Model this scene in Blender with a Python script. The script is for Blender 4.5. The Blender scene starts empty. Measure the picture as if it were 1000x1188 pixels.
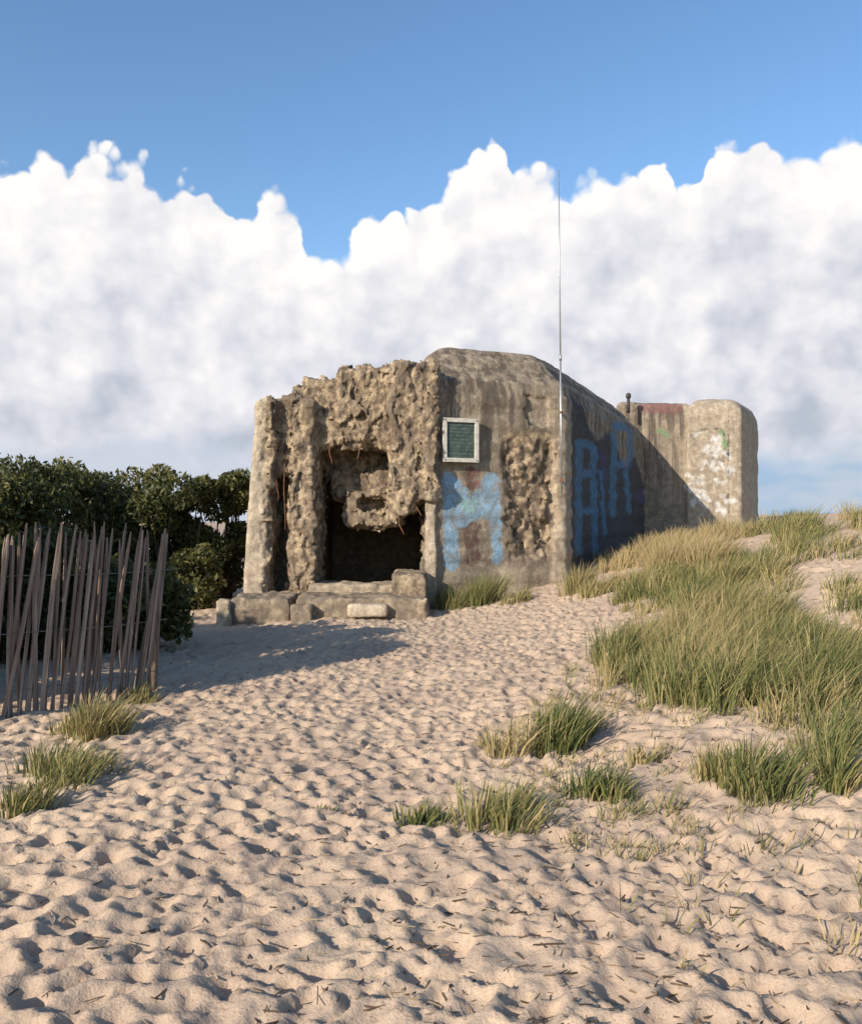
import bpy, math, random
import numpy as np

random.seed(7)
rng = np.random.default_rng(7)
scene = bpy.context.scene
COL = scene.collection

# ------------------------------------------------------------------ camera
F_PX, CX, HY, CAM_Z = 1072.0, 500.0, 605.0, 1.6     # photograph is 1000 px wide
cam_data = bpy.data.cameras.new('camera')
cam_data.sensor_fit = 'HORIZONTAL'
cam_data.sensor_width = 36.0
cam_data.lens = 36.0 * F_PX / 1000.0
cam_data.shift_y = (HY - 594.0) / 1000.0
cam_data.clip_start = 0.05
cam_data.clip_end = 6000
cam = bpy.data.objects.new('camera', cam_data)
COL.objects.link(cam)
cam.location = (0, 0, CAM_Z)
cam.rotation_euler = (math.pi / 2, 0, 0)
scene.camera = cam
scene.cycles.diffuse_bounces = 3
scene.cycles.max_bounces = 6

# ------------------------------------------------------------------ light
SUN_AZ, SUN_EL = math.radians(43.5), math.radians(25.0)   # light travels right and away
LDIR = (math.sin(SUN_AZ) * math.cos(SUN_EL), math.cos(SUN_AZ) * math.cos(SUN_EL), -math.sin(SUN_EL))
sun_data = bpy.data.lights.new('sun', 'SUN')
sun_data.energy = 5.0
sun_data.angle = math.radians(0.5)
sun_data.color = (1.0, 0.89, 0.75)
sun = bpy.data.objects.new('sun', sun_data)
COL.objects.link(sun)
sun.location = (-30, -30, 30)
sun.rotation_euler = (math.pi / 2 - SUN_EL, 0, -SUN_AZ)

vs = scene.view_settings
vs.view_transform = 'Standard'
vs.look = 'None'
vs.exposure = 0.38
vs.gamma = 1.0
vs.use_curve_mapping = False


# ------------------------------------------------------------------ node helpers
class NT:
    def __init__(self, tree):
        self.t = tree
        tree.nodes.clear()

    def n(self, kind, ins=None, **props):
        nd = self.t.nodes.new('ShaderNode' + kind)
        for k, v in props.items():
            setattr(nd, k, v)
        if ins:
            for k, v in ins.items():
                self.s(nd, k, v)
        return nd

    def s(self, nd, k, v):
        sock = nd.inputs[k]
        if hasattr(v, 'is_output') or isinstance(v, bpy.types.NodeSocket):
            self.t.links.new(v, sock)
        else:
            sock.default_value = v

    def math(self, op, a, b=None, c=None, clamp=False):
        nd = self.n('Math', operation=op, use_clamp=clamp)
        for i, v in enumerate((a, b, c)):
            if v is not None:
                self.s(nd, i, v)
        return nd.outputs[0]

    def mix(self, f, a, b, mode='MIX'):
        nd = self.n('Mix', data_type='RGBA', blend_type=mode)
        self.s(nd, 0, f); self.s(nd, 6, a); self.s(nd, 7, b)
        return nd.outputs[2]

    def step(self, x, lo, hi, o0=0.0, o1=1.0):
        nd = self.n('MapRange', interpolation_type='SMOOTHSTEP')
        self.s(nd, 0, x); self.s(nd, 1, lo); self.s(nd, 2, hi); self.s(nd, 3, o0); self.s(nd, 4, o1)
        return nd.outputs[0]

    def noise(self, vec, scale, detail=4, rough=0.55, dist=0.0):
        nd = self.n('TexNoise', {'Scale': scale, 'Detail': detail, 'Roughness': rough, 'Distortion': dist})
        if vec is not None:
            self.s(nd, 'Vector', vec)
        return nd.outputs['Fac']

    def vscale(self, vec, sc):
        nd = self.n('Mapping'); self.s(nd, 0, vec); nd.inputs['Scale'].default_value = sc
        return nd.outputs[0]

    def attr(self, name):
        return self.n('Attribute', attribute_name=name).outputs['Fac']


def rgb(r, g, b):
    return (r, g, b, 1.0)


# ------------------------------------------------------------------ world: clear sky above a bank of cumulus
world = bpy.data.worlds.new('World')
scene.world = world
world.use_nodes = True
W = NT(world.node_tree)
sky = W.n('TexSky', sky_type='NISHITA')
sky.sun_disc = False
sky.sun_elevation = SUN_EL
sky.sun_rotation = SUN_AZ + math.pi
sky.air_density = 1.0
sky.dust_density = 0.6
sky.ozone_density = 2.2
dirv = W.n('TexCoord').outputs['Generated']
sep = W.n('SeparateXYZ', {0: dirv})
az = W.math('ARCTAN2', sep.outputs[0], sep.outputs[1])
el = W.math('ARCSINE', sep.outputs[2])
# cloud-space coordinates (radians)
pvec = W.n('CombineXYZ', {0: az, 1: el, 2: 0.0}).outputs[0]
warpn = W.n('TexNoise', {'Vector': pvec, 'Scale': 22.0, 'Detail': 3.0, 'Roughness': 0.6}).outputs['Color']
warp = W.n('VectorMath', {0: warpn, 1: (0.5, 0.5, 0.5)}, operation='SUBTRACT').outputs[0]
warp = W.n('VectorMath', {0: warp, 'Scale': 0.022}, operation='SCALE').outputs[0]
pw = W.n('VectorMath', {0: pvec, 1: warp}, operation='ADD').outputs[0]
sepw = W.n('SeparateXYZ', {0: pw})
OUT = [(-120, 205), (-60, 190), (0, 200), (52, 186), (80, 184), (108, 168), (128, 186), (163, 182), (180, 208), (235, 216), (262, 226),
       (285, 248), (305, 226), (335, 222), (350, 245), (356, 285), (380, 298), (398, 290), (422, 255), (460, 238),
       (500, 240), (525, 205), (545, 184), (572, 172), (600, 190), (640, 200), (690, 206), (735, 196), (775, 198),
       (792, 214), (830, 180), (870, 158), (910, 172), (950, 172), (1010, 160), (1060, 190), (1120, 200)]
AZR = 0.60
fc = W.n('FloatCurve')
cv = fc.mapping.curves[0]
pts = []
for px, py in OUT:
    a = math.atan((px - CX) / F_PX)
    e = math.atan((HY - py) / math.hypot(F_PX, px - CX))
    pts.append(((a + AZR) / (2 * AZR), e / 0.6))
while len(cv.points) < len(pts):
    cv.points.new(0.5, 0.5)
for p, (a, b) in zip(cv.points, pts):
    p.location = (a, b); p.handle_type = 'AUTO'
fc.mapping.update()
azn = W.math('DIVIDE', W.math('ADD', sepw.outputs[0], AZR), 2 * AZR)
W.s(fc, 'Value', azn)
prof = W.math('MULTIPLY', fc.outputs[0], 0.6)
# the bank stands in front of the viewer and thins out towards the sunny side of the sky
prof = W.math('SUBTRACT', prof, W.step(W.math('ABSOLUTE', az), 0.60, 1.25, 0.0, 0.42))
fine = W.math('SUBTRACT', W.noise(pw, 50.0, 3, 0.6), 0.5)
def puff(sc):
    wv = W.n('VectorMath', {0: pvec, 1: W.n('VectorMath', {0: warp, 'Scale': 0.5}, operation='SCALE').outputs[0]}, operation='ADD').outputs[0]
    return W.math('SUBTRACT', 0.45, W.n('TexVoronoi', {'Vector': wv, 'Scale': sc}, feature='F1', voronoi_dimensions='2D').outputs['Distance'])


p1, p2 = puff(21.0), puff(54.0)
prof = W.math('ADD', prof, W.math('ADD', W.math('MULTIPLY', p1, 0.036), W.math('MULTIPLY', p2, 0.015)))
prof = W.math('SUBTRACT', prof, 0.005)
h = W.math('SUBTRACT', W.math('ADD', prof, W.math('MULTIPLY', fine, 0.010)), sepw.outputs[1])
soft = W.step(W.noise(pvec, 9.0, 2), 0.35, 0.65, 0.003, 0.013)
alpha = W.step(h, -0.002, soft)
# relief of the cloud faces: density difference towards the sun
pc = W.vscale(pw, (1.0, 1.15, 1.0))


def dens(off):
    v = W.n('VectorMath', {0: pc, 1: off}, operation='ADD').outputs[0]
    return W.noise(v, 12.0, 4, 0.5)


relief = W.math('SUBTRACT', dens((0, 0, 0)), dens((-0.020, 0.022, 0)))
big = W.math('SUBTRACT', W.noise(pc, 4.0, 1, 0.5), 0.5)
edge = W.step(h, 0.0, 0.14, 0.42, 0.0)
low = W.step(el, 0.05, 0.22, -0.22, 0.10)
lit = W.math('ADD', W.math('MULTIPLY', relief, 1.6), 0.46)
lit = W.math('ADD', lit, W.math('MULTIPLY', big, 0.75))
lit = W.math('ADD', lit, edge)
lit = W.math('ADD', lit, W.math('MULTIPLY', W.math('ADD', p1, W.math('MULTIPLY', p2, 0.5)), 0.35))
lit = W.math('ADD', lit, low, clamp=True)
cr = W.n('ValToRGB', {0: lit})
cr.color_ramp.elements[0].position = 0.0
cr.color_ramp.elements[0].color = rgb(0.38, 0.42, 0.49)
cr.color_ramp.elements[1].position = 1.0
cr.color_ramp.elements[1].color = rgb(0.80, 0.78, 0.76)
m = cr.color_ramp.elements.new(0.5)
m.color = rgb(0.60, 0.60, 0.645)
# ragged base with hazy blue under it
base = W.step(W.math('ADD', el, W.math('MULTIPLY', W.math('SUBTRACT', W.noise(pw, 9.0, 2), 0.5), 0.12)), 0.045, 0.10)
under = W.mix(W.step(W.noise(W.vscale(pw, (1, 4, 1)), 8.0, 2), 0.4, 0.62), rgb(0.30, 0.42, 0.56), rgb(0.42, 0.48, 0.56))
under = W.mix(W.step(az, 0.12, 0.32, 0.75, 0.0), under, rgb(0.50, 0.53, 0.60))
cloud_col = W.mix(base, under, cr.outputs[0])
skyc = W.n('HueSaturation', {'Hue': 0.5, 'Saturation': 1.12, 'Value': 1.0, 'Color': sky.outputs[0]})
bg_sky = W.n('Background', {'Color': skyc.outputs[0], 'Strength': 0.15})
bg_cl = W.n('Background', {'Color': cloud_col, 'Strength': 1.0})
mixs = W.n('MixShader', {0: alpha, 1: bg_sky.outputs[0], 2: bg_cl.outputs[0]})
# keep the ground half of the world plain
W.n('OutputWorld', {0: mixs.outputs[0]})
world.cycles.sampling_method = 'MANUAL'
world.cycles.sample_map_resolution = 512


# ------------------------------------------------------------------ numpy noise
def _hash(ix, iy, iz, seed):
    h_ = (ix.astype(np.int64) * 374761393 + iy.astype(np.int64) * 668265263 + iz.astype(np.int64) * 2147483647 + seed * 974711) & 0xffffffff
    h_ = ((h_ ^ (h_ >> 13)) * 1274126177) & 0xffffffff
    h_ = h_ ^ (h_ >> 16)
    h_ = (h_ * 2246822519) & 0xffffffff
    h_ ^= h_ >> 15
    return (h_ & 0xffffff).astype(np.float32) / np.float32(0xffffff)


def vnoise(P, seed=0):
    i = np.floor(P).astype(np.int64)
    f = (P - i).astype(np.float32)
    u = f * f * f * (f * (f * 6 - 15) + 10)
    r = 0
    for dx in (0, 1):
        wx = u[:, 0] if dx else 1 - u[:, 0]
        for dy in (0, 1):
            wy = u[:, 1] if dy else 1 - u[:, 1]
            for dz in (0, 1):
                wz = u[:, 2] if dz else 1 - u[:, 2]
                r = r + _hash(i[:, 0] + dx, i[:, 1] + dy, i[:, 2] + dz, seed) * (wx * wy * wz)
    return r


def fbm(P, freq, octs=4, gain=0.5, seed=0, ridge=False):
    a, s, tot = 1.0, 0, 0
    for o in range(octs):
        v = vnoise(P * (freq * 2.03 ** o) + 17.3 * o, seed + o)
        if ridge:
            v = 1 - np.abs(2 * v - 1)
        s = s + a * v
        tot += a
        a *= gain
    return s / tot


def facets(P, freq, seed=0):
    """piecewise planar chips around -0.5..0.5: each point takes the tilt of its nearest random cell"""
    Q_ = (P * np.asarray(freq, np.float32)).astype(np.float32)
    i0 = np.floor(Q_).astype(np.int64)
    best = np.full(len(P), 9e9, np.float32)
    bi = i0.copy()
    bd = np.zeros((len(P), 3), np.float32)
    for dx in (-1, 0, 1):
        for dy in (-1, 0, 1):
            for dz in (-1, 0, 1):
                i = i0 + np.array((dx, dy, dz))
                key = _hash(i[:, 0], i[:, 1], i[:, 2], seed)
                d = Q_ - i
                d[:, 0] -= key; d[:, 1] -= (key * 57.31) % 1; d[:, 2] -= (key * 913.7) % 1
                d2 = (d * d).sum(1)
                mk_ = d2 < best
                best[mk_] = d2[mk_]; bi[mk_] = i[mk_]; bd[mk_] = d[mk_]
    out = (_hash(bi[:, 0], bi[:, 1], bi[:, 2], seed + 9) - 0.5) * 0.6
    for q in range(3):
        out += (_hash(bi[:, 0], bi[:, 1], bi[:, 2], seed + 5 + q) - 0.5) * bd[:, q] * 0.9
    return out


def sstep(x, a, b):
    t = np.clip((x - a) / (b - a), 0, 1)
    return t * t * (3 - 2 * t)


# ------------------------------------------------------------------ object helpers
def empty(name, loc, label=None, cat=None, group=None, rz=0.0):
    o = bpy.data.objects.new(name, None)
    COL.objects.link(o)
    o.location = loc
    o.rotation_euler = (0, 0, rz)
    o.empty_display_size = 0.2
    if label:
        tag(o, label, cat, group)
    return o


def tag(o, label=None, cat=None, group=None, kind=None):
    if label: o['label'] = label
    if cat: o['category'] = cat
    if group: o['group'] = group
    if kind: o['kind'] = kind
    return o


def mesh_np(name, V, Q, attrs=None, smooth=True):
    """V (n,3), Q (m,k) faces all of k corners"""
    me = bpy.data.meshes.new(name)
    V = np.ascontiguousarray(V, np.float32)
    Q = np.ascontiguousarray(Q, np.int32)
    me.vertices.add(len(V))
    me.vertices.foreach_set('co', V.ravel())
    me.loops.add(Q.size)
    me.loops.foreach_set('vertex_index', Q.ravel())
    me.polygons.add(len(Q))
    me.polygons.foreach_set('loop_start', np.arange(0, Q.size, Q.shape[1], dtype=np.int32))
    me.polygons.foreach_set('use_smooth', np.full(len(Q), smooth, bool))
    for k, v in (attrs or {}).items():
        a = me.attributes.new(k, 'FLOAT', 'POINT')
        a.data.foreach_set('value', np.ascontiguousarray(v, np.float32))
    me.update(calc_edges=True)
    me.validate()
    return me


def obj(name, me, mat, parent=None, world_coords=False):
    o = bpy.data.objects.new(name, me)
    COL.objects.link(o)
    if mat is not None and len(me.materials) == 0:
        me.materials.append(mat)
    if parent is not None:
        o.parent = parent
        if world_coords:
            o.location = (-parent.location[0], -parent.location[1], -parent.location[2])
    return o


class MB:
    """collects quads / polygons"""
    def __init__(self):
        self.v, self.f = [], []

    def box(self, c, s, rz=0.0, jit=0.0):
        n0 = len(self.v)
        cz, sz = math.cos(rz), math.sin(rz)
        for x in (-1, 1):
            for y in (-1, 1):
                for z in (-1, 1):
                    a, b = x * s[0] / 2, y * s[1] / 2
                    self.v.append((c[0] + a * cz - b * sz + random.uniform(-jit, jit), c[1] + a * sz + b * cz + random.uniform(-jit, jit),
                                   c[2] + z * s[2] / 2 + random.uniform(-jit, jit)))
        for q in ((0, 1, 3, 2), (4, 6, 7, 5), (0, 4, 5, 1), (2, 3, 7, 6), (0, 2, 6, 4), (1, 5, 7, 3)):
            self.f.append(tuple(n0 + i for i in q))
        return self

    def tube(self, pts, rads, seg=8):
        n0 = len(self.v)
        P = [np.array(p, float) for p in pts]
        for i, p in enumerate(P):
            d = P[min(i + 1, len(P) - 1)] - P[max(i - 1, 0)]
            d /= np.linalg.norm(d) + 1e-9
            a = np.cross(d, (0, 1, 0.13)); a /= np.linalg.norm(a)
            b = np.cross(d, a)
            for k in range(seg):
                t = 2 * math.pi * k / seg
                self.v.append(tuple(p + rads[i] * (math.cos(t) * a + math.sin(t) * b)))
        for i in range(len(P) - 1):
            for k in range(seg):
                k2 = (k + 1) % seg
                self.f.append((n0 + i * seg + k, n0 + i * seg + k2, n0 + (i + 1) * seg + k2, n0 + (i + 1) * seg + k))
        self.f.append(tuple(n0 + k for k in range(seg))[::-1])
        self.f.append(tuple(n0 + (len(P) - 1) * seg + k for k in range(seg)))
        return self

    def mesh(self, name, smooth=False):
        me = bpy.data.meshes.new(name)
        me.from_pydata(self.v, [], self.f)
        if smooth:
            me.polygons.foreach_set('use_smooth', np.ones(len(me.polygons), bool))
        me.update()
        return me


# ------------------------------------------------------------------ materials
def new_mat(name):
    mt = bpy.data.materials.new(name)
    mt.use_nodes = True
    return mt, NT(mt.node_tree)


def finish(N, color, rough=0.9, bump=None, bstr=0.4, bdist=0.02, spec=0.25, transl=None, metal=0.0):
    p = N.n('BsdfPrincipled', {'Base Color': color, 'Roughness': rough, 'Specular IOR Level': spec, 'Metallic': metal})
    if bump is not None:
        b = N.n('Bump', {'Height': bump, 'Strength': bstr, 'Distance': bdist})
        N.s(p, 'Normal', b.outputs[0])
    out = p.outputs[0]
    if transl:
        t = N.n('BsdfTranslucent', {'Color': color})
        out = N.n('MixShader', {0: transl, 1: out, 2: t.outputs[0]}).outputs[0]
    N.n('OutputMaterial', {0: out})


def mat_concrete(name='weathered_concrete', paints=()):
    mt, N = new_mat(name)
    co = N.n('TexCoord').outputs['Object']
    sepc = N.n('SeparateXYZ', {0: co})
    n1 = N.noise(co, 0.9, 6, 0.6)
    n2 = N.noise(co, 7.0, 6, 0.65)
    n3 = N.noise(co, 38.0, 4, 0.6)
    streak = N.noise(N.vscale(co, (4.0, 4.0, 0.35)), 1.6, 5, 0.6)
    c = N.mix(N.step(n1, 0.34, 0.66), rgb(0.19, 0.155, 0.115), rgb(0.32, 0.26, 0.185))
    c = N.mix(N.step(n2, 0.45, 0.72), c, rgb(0.40, 0.33, 0.24))
    c = N.mix(N.math('MULTIPLY', N.step(n2, 0.48, 0.30), 0.55), c, rgb(0.13, 0.105, 0.08))
    # dark run-off stains, strongest below the roof edge where the rain runs
    stz = N.step(sepc.outputs[2], 1.2, 4.6, 0.15, 0.85)
    c = N.mix(N.math('MULTIPLY', N.step(streak, 0.44, 0.60), stz), c, rgb(0.075, 0.060, 0.047))
    # bare broken concrete: tan matrix with dark aggregate
    er = N.attr('erode')
    vor = N.n('TexVoronoi', {'Vector': co, 'Scale': 14.0}, feature='F1')
    bare = N.mix(N.step(n2, 0.40, 0.62), rgb(0.13, 0.09, 0.06), rgb(0.46, 0.35, 0.22))
    bare = N.mix(N.step(N.noise(N.vscale(co, (3.2, 3.2, 0.9)), 1.0, 4, 0.6), 0.46, 0.62, 0.0, 0.8), bare, rgb(0.105, 0.078, 0.058))
    bare = N.mix(N.math('MULTIPLY', N.step(vor.outputs['Distance'], 0.30, 0.1), 0.45), bare, rgb(0.16, 0.12, 0.09))
    c = N.mix(N.math('MULTIPLY', er, 0.85), c, bare)
    # pinkish / pale cleaned patches
    c = N.mix(N.math('MULTIPLY', N.attr('pale'), 0.8), c, N.mix(N.step(n2, 0.4, 0.65), rgb(0.38, 0.31, 0.23), rgb(0.58, 0.49, 0.36)))
    wob = N.math('MULTIPLY', N.math('SUBTRACT', N.noise(co, 6.0, 5, 0.65), 0.5), 0.24)
    wear = N.step(N.noise(N.vscale(co, (1.0, 1.0, 0.45)), 10.0, 6, 0.78), 0.33, 0.56, 0.12, 0.95)
    for an, colr in paints:
        d = N.math('ADD', N.attr(an), wob)
        mk = N.math('MULTIPLY', N.step(d, 0.03, -0.04), N.math('MAXIMUM', wear, 0.88) if colr[0] < 0.05 and name == 'concrete_painted' else wear)  # the side wall's painted shade hardly wears through
        tone = N.mix(N.step(n2, 0.4, 0.65), rgb(*[v * 0.75 for v in colr]), rgb(*colr))
        c = N.mix(mk, c, tone)
    c = N.mix(N.step(n3, 0.3, 0.7, 0.0, 0.35), c, rgb(0.12, 0.10, 0.08))
    bh = N.math('ADD', N.math('MULTIPLY', n2, 1.0), N.math('MULTIPLY', n3, 0.5))
    finish(N, c, 0.95, bh, 0.75, 0.035, 0.15)
    return mt


def mat_sand():
    mt, N = new_mat('dune_sand')
    co = N.n('TexCoord').outputs['Object']
    n1 = N.noise(co, 0.5, 4, 0.55)
    n2 = N.noise(co, 6.0, 6, 0.62)
    n3 = N.noise(co, 90.0, 4, 0.7)
    c = N.mix(N.step(n1, 0.35, 0.65), rgb(0.40, 0.300, 0.220), rgb(0.48, 0.365, 0.26))
    c = N.mix(N.step(n2, 0.50, 0.75, 0.0, 0.5), c, rgb(0.38, 0.285, 0.21))
    c = N.mix(N.step(n3, 0.52, 0.70, 0.0, 0.6), c, rgb(0.25, 0.18, 0.125))
    # scattered plant litter
    lit_ = N.noise(co, 26.0, 5, 0.75)
    c = N.mix(N.step(lit_, 0.60, 0.67, 0.0, 0.7), c, rgb(0.17, 0.12, 0.07))
    bh = N.math('ADD', n2, N.math('ADD', N.math('MULTIPLY', n3, 0.25), N.math('MULTIPLY', N.noise(co, 22.0, 3, 0.6), 0.5)))
    finish(N, c, 1.0, bh, 0.7, 0.025, 0.1)
    return mt


def mat_ramp(name, attr_name, stops, rough=0.7, transl=0.25, spec=0.25, nz=None):
    mt, N = new_mat(name)
    f = N.attr(attr_name)
    r = N.n('ValToRGB', {0: f})
    els = r.color_ramp.elements
    els[0].position, els[0].color = stops[0][0], rgb(*stops[0][1])
    els[1].position, els[1].color = stops[-1][0], rgb(*stops[-1][1])
    for p_, c_ in stops[1:-1]:
        e_ = els.new(p_); e_.color = rgb(*c_)
    finish(N, r.outputs[0], rough, spec=spec, transl=transl)
    return mt


def mat_wood():
    mt, N = new_mat('weathered_chestnut')
    oi = N.n('ObjectInfo')
    co = N.n('TexCoord').outputs['Object']
    off = N.n('VectorMath', {0: co, 1: N.n('CombineXYZ', {0: N.math('MULTIPLY', oi.outputs['Random'], 30.0), 1: 0.0, 2: 0.0}).outputs[0]}, operation='ADD').outputs[0]
    g = N.noise(N.vscale(off, (60, 60, 2.2)), 1.0, 5, 0.6)
    c = N.mix(N.step(g, 0.35, 0.65), rgb(0.12, 0.082, 0.062), rgb(0.36, 0.29, 0.235))
    c = N.mix(N.math('MULTIPLY', oi.outputs['Random'], 0.6), c, rgb(0.17, 0.11, 0.085))
    finish(N, c, 0.85, g, 0.5, 0.004, 0.2)
    return mt


def mat_plain(name, col, rough=0.6, metal=0.0, var=0.25, scale=12.0, spec=0.3):
    mt, N = new_mat(name)
    co = N.n('TexCoord').outputs['Object']
    n = N.noise(co, scale, 5, 0.65)
    c = N.mix(N.step(n, 0.3, 0.7), rgb(*[v * (1 - var) for v in col]), rgb(*[min(1, v * (1 + var)) for v in col]))
    finish(N, c, rough, n, 0.25, 0.004, spec, metal=metal)
    return mt


# ------------------------------------------------------------------ ground
def ground_smooth(X, Y):
    X = np.asarray(X, float); Y = np.asarray(Y, float)
    s = sstep(X, -0.6, 9.4)
    w = sstep(Y, 2.0, 14.0)
    back = 1 - 0.62 * sstep(Y, 20.5, 27.0) * (1 - sstep(X, 9.6, 13.5))
    g = 1.85 * s * w * back
    # grassy mound in front of the shaded side wall, low bank near the camera
    g = g + 0.10 * np.exp(-(((X - 4.9) / 1.1) ** 2 + ((Y - 17.8) / 1.7) ** 2))
    g = g - 0.55 * np.exp(-(((X - 7.2) / 1.7) ** 2 + ((Y - 22.5) / 3.6) ** 2))
    g = g + 0.12 * np.exp(-(((X - 2.2) / 0.9) ** 2 + ((Y - 6.0) / 1.3) ** 2))
    g = g - 0.14 * sstep(-X, 0.8, 3.4) * sstep(Y, 4.0, 9.0)
    g = g + 0.5 * sstep(-X, 4.5, 9.0) * sstep(Y, 12.0, 24.0)
    g = g + 0.05 * np.sin(X * 1.3 + 0.7 * Y) * sstep(Y, 3, 8) * 0.6
    return g


def gz(x, y):
    return float(ground_smooth(x, y))


# trampled-sand relief, stamped foot by foot on a 2 cm raster
RX0, RX1, RY0, RY1, RS = -6.0, 8.0, 1.2, 24.0, 0.02
RN, RM = int((RX1 - RX0) / RS), int((RY1 - RY0) / RS)
H = np.zeros((RM, RN), np.float32)
yy0 = np.arange(RM) * RS + RY0
xx0 = np.arange(RN) * RS + RX0


def stamp(x, y, ang, a, b, dep):
    r = int(a * 1.9 / RS) + 1
    j, i = int((x - RX0) / RS), int((y - RY0) / RS)
    if i < r or j < r or i >= RM - r or j >= RN - r:
        return
    ys, xs = np.mgrid[-r:r + 1, -r:r + 1] * RS
    c, s = math.cos(ang), math.sin(ang)
    u, v = (xs * c + ys * s), (-xs * s + ys * c)
    b2 = b * (1 + 0.25 * np.sin(u / a * 2.2 + 0.6))
    q = np.sqrt((u / a) ** 2 + (v / b2) ** 2)
    bowl = -dep * (1 - np.clip(q, 0, 1) ** 4) + dep * 0.3 * np.exp(-((q - 1.22) / 0.2) ** 2) + dep * 0.35 * (u / a) * (q < 1)
    w = np.clip((1.55 - q) / 0.6, 0, 1)
    sub = H[i - r:i + r + 1, j - r:j + r + 1]
    sub[...] = sub * (1 - w * 0.8) + bowl * w


def path_centre(y):
    return np.interp(y, [1, 5, 9, 13, 17, 22], [-0.6, -0.9, -0.8, 0.2, 1.6, 3.6])


for k in range(24000):
    y = RY0 + (RY1 - RY0) * random.random() ** 1.15
    if random.random() < 0.72:
        x = random.gauss(path_centre(y), 1.25)
    else:
        x = random.uniform(-5.5, 7.5)
        if x > 2.4 and random.random() < 0.55:
            continue
    aa = random.gauss(1.35, 0.75)
    L_ = random.uniform(0.06, 0.125)
    if random.random() < 0.12: L_ *= 1.35
    soft_ = 0.70 + 0.45 * (0.5 + 0.5 * math.sin(x * 0.9 + 1.7 * math.sin(y * 0.55)) * math.cos(y * 0.7 - 0.4 * x))
    stamp(x, y, aa, L_, L_ * random.uniform(0.40, 0.62), random.uniform(0.025, 0.072) * soft_)
gx, gy = np.meshgrid(xx0, yy0)
PP = np.stack([gx.ravel(), gy.ravel(), np.zeros(gx.size)], 1).astype(np.float32)
H += (0.045 * (fbm(PP, 8.5, 2, 0.5, 11) - 0.5) + 0.07 * (fbm(PP, 1.1, 2, 0.5, 21) - 0.5)).reshape(H.shape)
del PP


def relief_at(X, Y):
    fx = np.clip((X - RX0) / RS, 0, RN - 1.001)
    fy = np.clip((Y - RY0) / RS, 0, RM - 1.001)
    i, j = fy.astype(int), fx.astype(int)
    u, v = fx - j, fy - i
    z = H[i, j] * (1 - u) * (1 - v) + H[i, j + 1] * u * (1 - v) + H[i + 1, j] * (1 - u) * v + H[i + 1, j + 1] * u * v
    m_ = sstep(X, RX0, RX0 + 0.6) * (1 - sstep(X, RX1 - 0.6, RX1)) * sstep(Y, RY0, RY0 + 0.2) * (1 - sstep(Y, RY1 - 2, RY1))
    return z * m_


def graded(lo, hi, a, b, fine_, grow):
    xs = list(np.arange(a, b, fine_))
    s, x = fine_, xs[-1]
    while x < hi:
        s *= grow; x += s; xs.append(x)
    s, x = fine_, xs[0]
    while x > lo:
        s *= grow; x -= s; xs.insert(0, x)
    return np.array(xs)


gxs = graded(-1800, 1800, -4.2, 5.2, 0.022, 1.07)
rows = [1.3]
while rows[-1] < 26:
    rows.append(rows[-1] + max(0.016, 0.0036 * rows[-1]))
rows = np.array(rows)
rows = np.concatenate([graded(-1500, 0, 1.0, 1.29, 0.05, 1.25)[:-1], rows])
rows = rows[np.concatenate([[True], np.diff(rows) > 1e-4])]
rows = rows[rows <= rows[-1]]
s_, ext = 0.1, [rows[-1]]
while ext[-1] < 2500:
    s_ *= 1.12; ext.append(ext[-1] + s_)
rows = np.concatenate([rows, ext[1:]])
GX, GY = np.meshgrid(gxs, rows)
GZ = ground_smooth(GX, GY) + relief_at(GX, GY)
dist = np.hypot(GX, GY)
GZ = GZ * (1 - sstep(dist, 60, 300)) + 0.0
nR, nC = GX.shape
ids = np.arange(nR * nC).reshape(nR, nC)
Q = np.stack([ids[:-1, :-1], ids[:-1, 1:], ids[1:, 1:], ids[1:, :-1]], -1).reshape(-1, 4)
ground = obj('sand_ground', mesh_np('sand_ground', np.stack([GX, GY, GZ], -1).reshape(-1, 3), Q), mat_sand())
tag(ground, 'trampled pale dune sand covered in footprints', kind='structure')


def at(px, py):
    """the ground point seen at a photograph pixel"""
    dx, dz = (px - CX) / F_PX, (HY - py) / F_PX
    y = 2.0
    while y < 70:
        if CAM_Z + dz * y < gz(dx * y, y):
            break
        y += 0.05
    return dx * y, y, gz(dx * y, y)


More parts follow.
